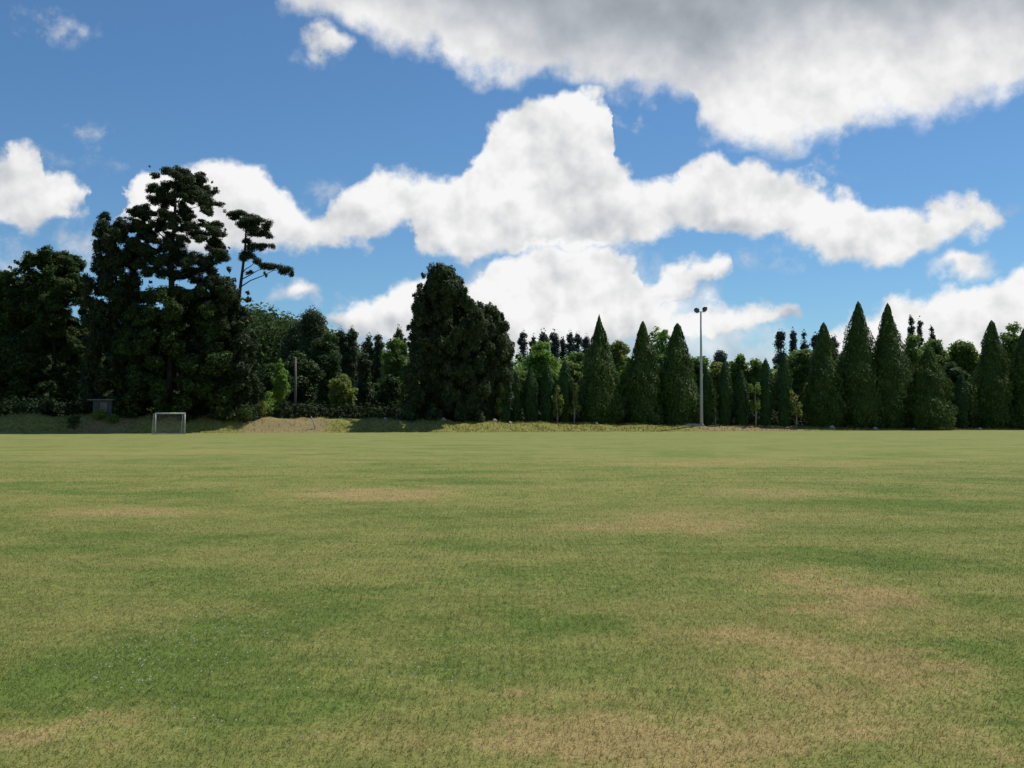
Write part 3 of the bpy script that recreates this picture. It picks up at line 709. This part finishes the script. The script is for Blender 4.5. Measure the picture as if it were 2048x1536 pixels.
# --- bank ---
def bank_grass():
    n = 42000; X = rng.uniform(-62, 74, n); d = rng.uniform(-0.6, 7.5, n) + rng.normal(0, .25, n); Y = y_edge(X) + d
    keep = rng.uniform(0, 1, n) < np.where(np.abs(X + 24) < 5, .25, 1) * np.where(np.abs(X - 29) < 10, .4, 1) * (0.35 + .65 * (np.sin(X * 1.3 + Y * 2.1) * np.sin(X * .37 - Y) > -.2))
    X, Y, d = X[keep], Y[keep], d[keep]; n = len(X); z = ground_z(X, Y)
    L = rng.uniform(.07, .24, n) * np.where(d < .5, .6, 1); a = rng.uniform(0, 6.28, n); W = L * rng.uniform(.25, .5, n)
    t = np.stack([rng.normal(0, .4, n) * L, rng.normal(0, .4, n) * L, L], 1); b = np.stack([np.cos(a) * W, np.sin(a) * W, np.zeros(n)], 1)
    p = np.stack([X, Y, z - .02], 1)
    P = np.stack([p - b * .5, p + b * .5, p + t + b * .15, p + t - b * .15], 1).reshape(-1, 3)
    tag(mesh_np('bank_grass', P, 4, M['dry']), 'rough yellow-green grass growing on the low bank', 'grass', kind='stuff')
bank_grass()

def bush(px, py, rx, ry, Y, label, matname, group=None):
    X, _, z = at(px, py, Y); g = gz(X, Y); root = empty('bush', (X, Y, g), label, 'bush', group); s = Y / F
    H = (z - g) + ry * s; rows = []
    for _ in range(14):
        d = unit(rng.normal(size=3)); q = rng.uniform(.2, .62); c = rx * s * rng.uniform(.3, .5)
        rows.append((d[0] * rx * s * q, d[1] * rx * s * q, H * .5 + d[2] * H * .5 * q, c, c, c * .8))
    P = leaf_faces(rows, int(900 * (rx / 25) ** 2) + 350, .17, .55, .4, 1, .9, .4)
    mesh_np('foliage', P, 4, M[matname], root)
    mb = MB()
    for r in rows[:5]: mb.tube([(0, 0, -.05), (r[0] * .5, r[1] * .5, r[2] * .6), r[:3]], [.04, .03, .012], 5)
    mb.build('stem', M['bark'], root)
GS = 'bushes on the bank'
bush(148, 838, 20, 16, 99.5, 'round dark bush at the front of the left bank', 'dark', GS)
bush(196, 832, 26, 12, 101.5, 'wide olive bush behind the round one on the left bank', 'olive', GS)
bush(228, 836, 18, 10, 101.0, 'low green bush at the shaded end of the left bank', 'mid', GS)
bush(786, 850, 20, 12, 112.0, 'dark bush at the foot of the bank under the biggest conifer', 'dark', GS)
bush(490, 830, 36, 22, 105.0, 'spreading dark bush hanging at the right end of the big shade', 'dark', GS)
bush(440, 812, 16, 14, 104.5, 'pale leafy bush low under the broad dark conifer', 'olive', GS)
bush(524, 812, 22, 14, 107.5, 'greyish bush between the shade and the sapling', 'olive', GS)
bush(540, 790, 18, 18, 109.5, 'pale green bush below the light green sapling', 'bright', GS)

# ------------------------------------------------------------------ goal
def goal():
    X, Y = gpt(311, 869.0); a = R(34); root = empty('football_goal', (X, Y, 0), 'small white-framed football goal with netting at the foot of the shaded bank', 'goal', rz=a)
    Wd, H, T, Dp = 2.72, 2.0, 0.62, 1.35; r = .055
    for x in (0, Wd):
        m_ = MB(); m_.tube([(x, 0, 0), (x, 0, H - r)], r, 12); m_.build('post', M['white'], root, True)
    m_ = MB(); m_.tube([(-r, 0, H), (Wd + r, 0, H)], r, 12); m_.build('crossbar', M['white'], root, True)
    for x in (0, Wd):
        m_ = MB(); m_.tube([(x, r, H - .02), (x, T, H - .05), (x, T + .18, H - .15), (x, Dp, .05)], .028, 8); m_.tube([(x, Dp, .03), (x, .06, .03)], .028, 8); m_.build('side_frame', M['white'], root, True)
    m_ = MB(); m_.tube([(0, Dp, .03), (Wd, Dp, .03)], .028, 8); m_.build('rear_bar', M['white'], root, True)
    m_ = MB(); m_.tube([(0, T, H - .05), (Wd, T, H - .05)], .02, 8); m_.build('rear_bar', M['white'], root, True)
    net = MB(); g = .14; w_ = .0042
    nx = int(Wd / g)
    for i in range(nx + 1):
        x = Wd * i / nx; net.tube([(x, .02, H - .03), (x, T, H - .07), (x, Dp * .9, .8), (x, Dp - .02, .05)], w_, 4, False)
    path = [(0.02, H - .03), (T, H - .07), (Dp * .9, .8), (Dp - .02, .05)]
    for k in range(19):
        t = k / 18 * 3; i = min(int(t), 2); f = t - i; y = path[i][0] * (1 - f) + path[i + 1][0] * f; z = path[i][1] * (1 - f) + path[i + 1][1] * f
        net.tube([(0, y, z), (Wd, y, z)], w_, 4, False)
    for x in (0, Wd):
        for k in range(1, 14):
            z = H * k / 14; yb = np.interp(z, [.05, .8, H - .07], [Dp - .02, Dp * .9, T]); net.tube([(x, .03, z), (x, yb, z)], w_, 4, False)
        for k in range(1, 9):
            y = Dp * k / 9; zt = H - .05 if y < T else np.interp(y, [T, Dp * .9, Dp], [H - .07, .8, .05]); net.tube([(x, y, .03), (x, y, zt)], w_, 4, False)
    net.build('net', M['net'], root)
goal()

# ------------------------------------------------------------------ floodlight
def floodlight():
    Y = 119.0; X = at(1403, HOR, Y)[0]; g = gz(X, Y); H = at(1403, 622, Y)[2] - g
    root = empty('floodlight_pole', (X, Y, g), 'tall pale grey floodlight pole with two dark lamps on top', 'floodlight')
    m_ = MB(); m_.tube([(0, 0, -.3), (0, 0, H * .35), (0, 0, H * .7), (0, 0, H - .15)], [.21, .17, .13, .09], 14); m_.build('pole', M['steel'], root, True)
    m_ = MB(); m_.box((0, 0, .04), (.6, .6, .08)); m_.tube([(0, 0, .08), (0, 0, .22)], [.27, .23], 12); m_.build('base_plate', M['conc'], root)
    m_ = MB(); m_.box((0, 0, H - .1), (.95, .09, .09)); m_.box((-.34, 0, H + .02), (.06, .06, .2)); m_.box((.34, 0, H + .1), (.06, .06, .36)); m_.build('crossarm', M['steel'], root)
    for sx, dz, rz in ((-1, .14, .75), (1, .26, -.75)):
        m_ = MB(); c, s = math.cos(rz), math.sin(rz)
        # bowl-shaped housing, mouth turned down and outwards
        prof = [(0, .10), (.05, .20), (.16, .29), (.30, .34), (.36, .35)]
        d = np.array((math.sin(rz) * -.75, -.55, -.45)); d /= np.linalg.norm(d); o0 = np.array((sx * .42, 0.05, H + dz))
        m_.tube([o0 + d * (q[0] - .18) for q in prof], [q[1] for q in prof], 16, True)
        lamp = m_.build('lamp_head', M['lampdark'], root, True)
        m_ = MB(); m_.tube([o0 + d * .183, o0 + d * .20], .30, 16); m_.build('lamp_glass', M['glass'], lamp)
    m_ = MB(); m_.box((.0, -.24, 3.6), (.28, .16, .42)); m_.build('control_box', M['steel'], root)
floodlight()
def prism(name, c, d, m, label, cat, rz=0.0):
    m_ = MB(); m_.box((0, 0, d[2] / 2), d); m_.box((0, 0, d[2] + .02), (d[0] + .1, d[1] + .1, .05)); 
    o = m_.build(name, M[m]); o.location = c; o.rotation_euler = (0, 0, rz); return tag(o, label, cat)
x, y = at(1384, HOR, 119)[0], 118.6
prism('concrete_block', (x, y, gz(x, y) - .03), (1.7, .5, .20), 'conc', 'low pale concrete block on the grass just left of the floodlight pole', 'block', .06)

def utility_pole():
    Y = 116.0; X = at(590, HOR, Y)[0]; g = gz(X, Y); H = at(590, 716, Y)[2] - g
    root = empty('utility_pole', (X, Y, g), 'plain grey timber utility pole standing behind the bank', 'pole')
    m_ = MB(); m_.tube([(0, 0, -.3), (.02, 0, H * .5), (0, 0, H)], [.17, .15, .12], 10); m_.build('pole', M['wood'], root, True)
    m_ = MB(); m_.tube([(0, 0, H), (0, 0, H + .06)], [.135, .10], 10); m_.build('cap', M['steel'], root, True)
utility_pole()
x, _, z = at(632, 838, 106); mb = MB(); mb.tube([(0, 0, -.3), (-.24, 0, .65), (-.52, 0, 1.35)], [.06, .055, .045], 8)
o = mb.build('leaning_stake', M['stone'], None, True); o.location = (x, 106, gz(x, 106)); tag(o, 'pale stake leaning to the left on top of the bank', 'stake')

def shed():
    Y = 104.2; x0 = at(183, HOR, Y)[0]; x1 = at(234, HOR, Y)[0]; X = (x0 + x1) / 2; g = gz(X, Y); W = x1 - x0
    zt = at(200, 800, Y)[2] - g
    root = empty('shed', (X, Y, g - .05), 'small dark grey shed with flat roof in deep shade under the left trees', 'shed')
    m_ = MB(); m_.box((0.15, 0, zt / 2), (W * .72, 1.8, zt)); m_.build('wall', M['shed'], root)
    m_ = MB(); m_.box((0, 0, zt + .06), (W, 2.3, .10)); m_.build('roof', M['roof'], root)
    m_ = MB(); m_.box((.3, -.92, zt * .45), (.7, .05, zt * .86)); d = m_.build('door', M['wood'], root)
    m_ = MB(); m_.box((.56, -.96, zt * .45), (.04, .04, .14)); m_.build('handle', M['steel'], d)
shed()

# pale stones and stubby posts that catch the light under the trees
def stone(px, py, Y, r, label, name='pale_stone'):
    x = at(px, HOR, Y)[0]; g = gz(x, Y); me_v = []
    n = 9; rings = 5; mb = MB(); ph = random.uniform(0, 6)
    P = []; Rr = []
    for i in range(rings):
        t = i / (rings - 1); P.append((.04 * math.sin(3 * t + ph), 0, r * 1.5 * t)); Rr.append(r * (math.sin(math.pi * min(.97, .35 + t * .62))) * random.uniform(.88, 1.1))
    mb.tube(P, Rr, n); o = mb.build(name, M['stone'], None, True); o.location = (x, Y, g - r * .3); o.scale = (random.uniform(1, 1.5), 1, 1)
    tag(o, label, 'stone', 'pale stones along the foot of the trees')
for px, Y, r, lab in [(771, 110.5, .26, 'pale stone left of the biggest conifer, above the dark bush'), (888, 111.8, .26, 'pale stone in deep shade under the biggest conifer'),
    (960, 113, .24, 'pale stone under the right edge of the biggest conifer'), (988, 113.5, .26, 'pale stone at the sunny bank top below the shorter dark conifer'),
    (1020, 114, .26, 'pale stone at the foot of the narrow cypress row'), (1192, 116, .20, 'flat pale stone at the foot of the sharply pointed cypress'),
    (1664, 123, .3, 'broad pale stone at the foot of the cypress left of the tallest one'), (1750, 123.5, .3, 'pale stone between the two highest cypresses'),
    (1826, 124, .2, 'small pale stone left of the squat cypress'), (1960, 127, .26, 'pale stone at the foot of the slim-shouldered cypress')]:
    stone(px, 0, Y, r, lab)

# bare pale-stemmed young trees among the cypresses
def stem_tree(px, top, Y, label, matname):
    root = root_at('slender_tree', px, Y, label, 'tree', 'pale-stemmed young trees in the line'); oz = root.location.z; H = at(px, top, Y)[2] - oz
    rows = []
    for k in range(12):
        t = random.uniform(.30, 1); a = random.uniform(0, 6.28); q = random.uniform(.1, .6); rows.append((math.cos(a) * q, math.sin(a) * q, H * t, .34, .34, .5))
    P = leaf_faces(rows, 700, .28, .5, .3, 1, .9, .3); mesh_np('crown', P, 4, M[matname], root)
    trunk_mesh(root, [(0, 0, -.1), (.08, 0, H * .3), (-.05, 0, H * .6), (0, 0, H * .92)], .10, .03, [r[:3] for r in rows[:6]], 'palebark')
stem_tree(1000, 772, 115.5, 'pale-stemmed young tree at the right foot of the shorter dark conifer', 'olive')
stem_tree(1114, 772, 117, 'pale-stemmed young tree left of the last narrow cypress', 'olive')
stem_tree(1148, 768, 117.5, 'pale-stemmed young tree right of the last narrow cypress', 'olive')
stem_tree(1511, 770, 121, 'pale-stemmed young tree left of the thin-tipped narrow cypress', 'mid')
stem_tree(1592, 782, 122, 'pale-stemmed young tree left of the broad cypress group', 'olive')
stem_tree(1430, 780, 121.5, 'pale-stemmed young tree between first two narrow cypresses right of the floodlight', 'mid')
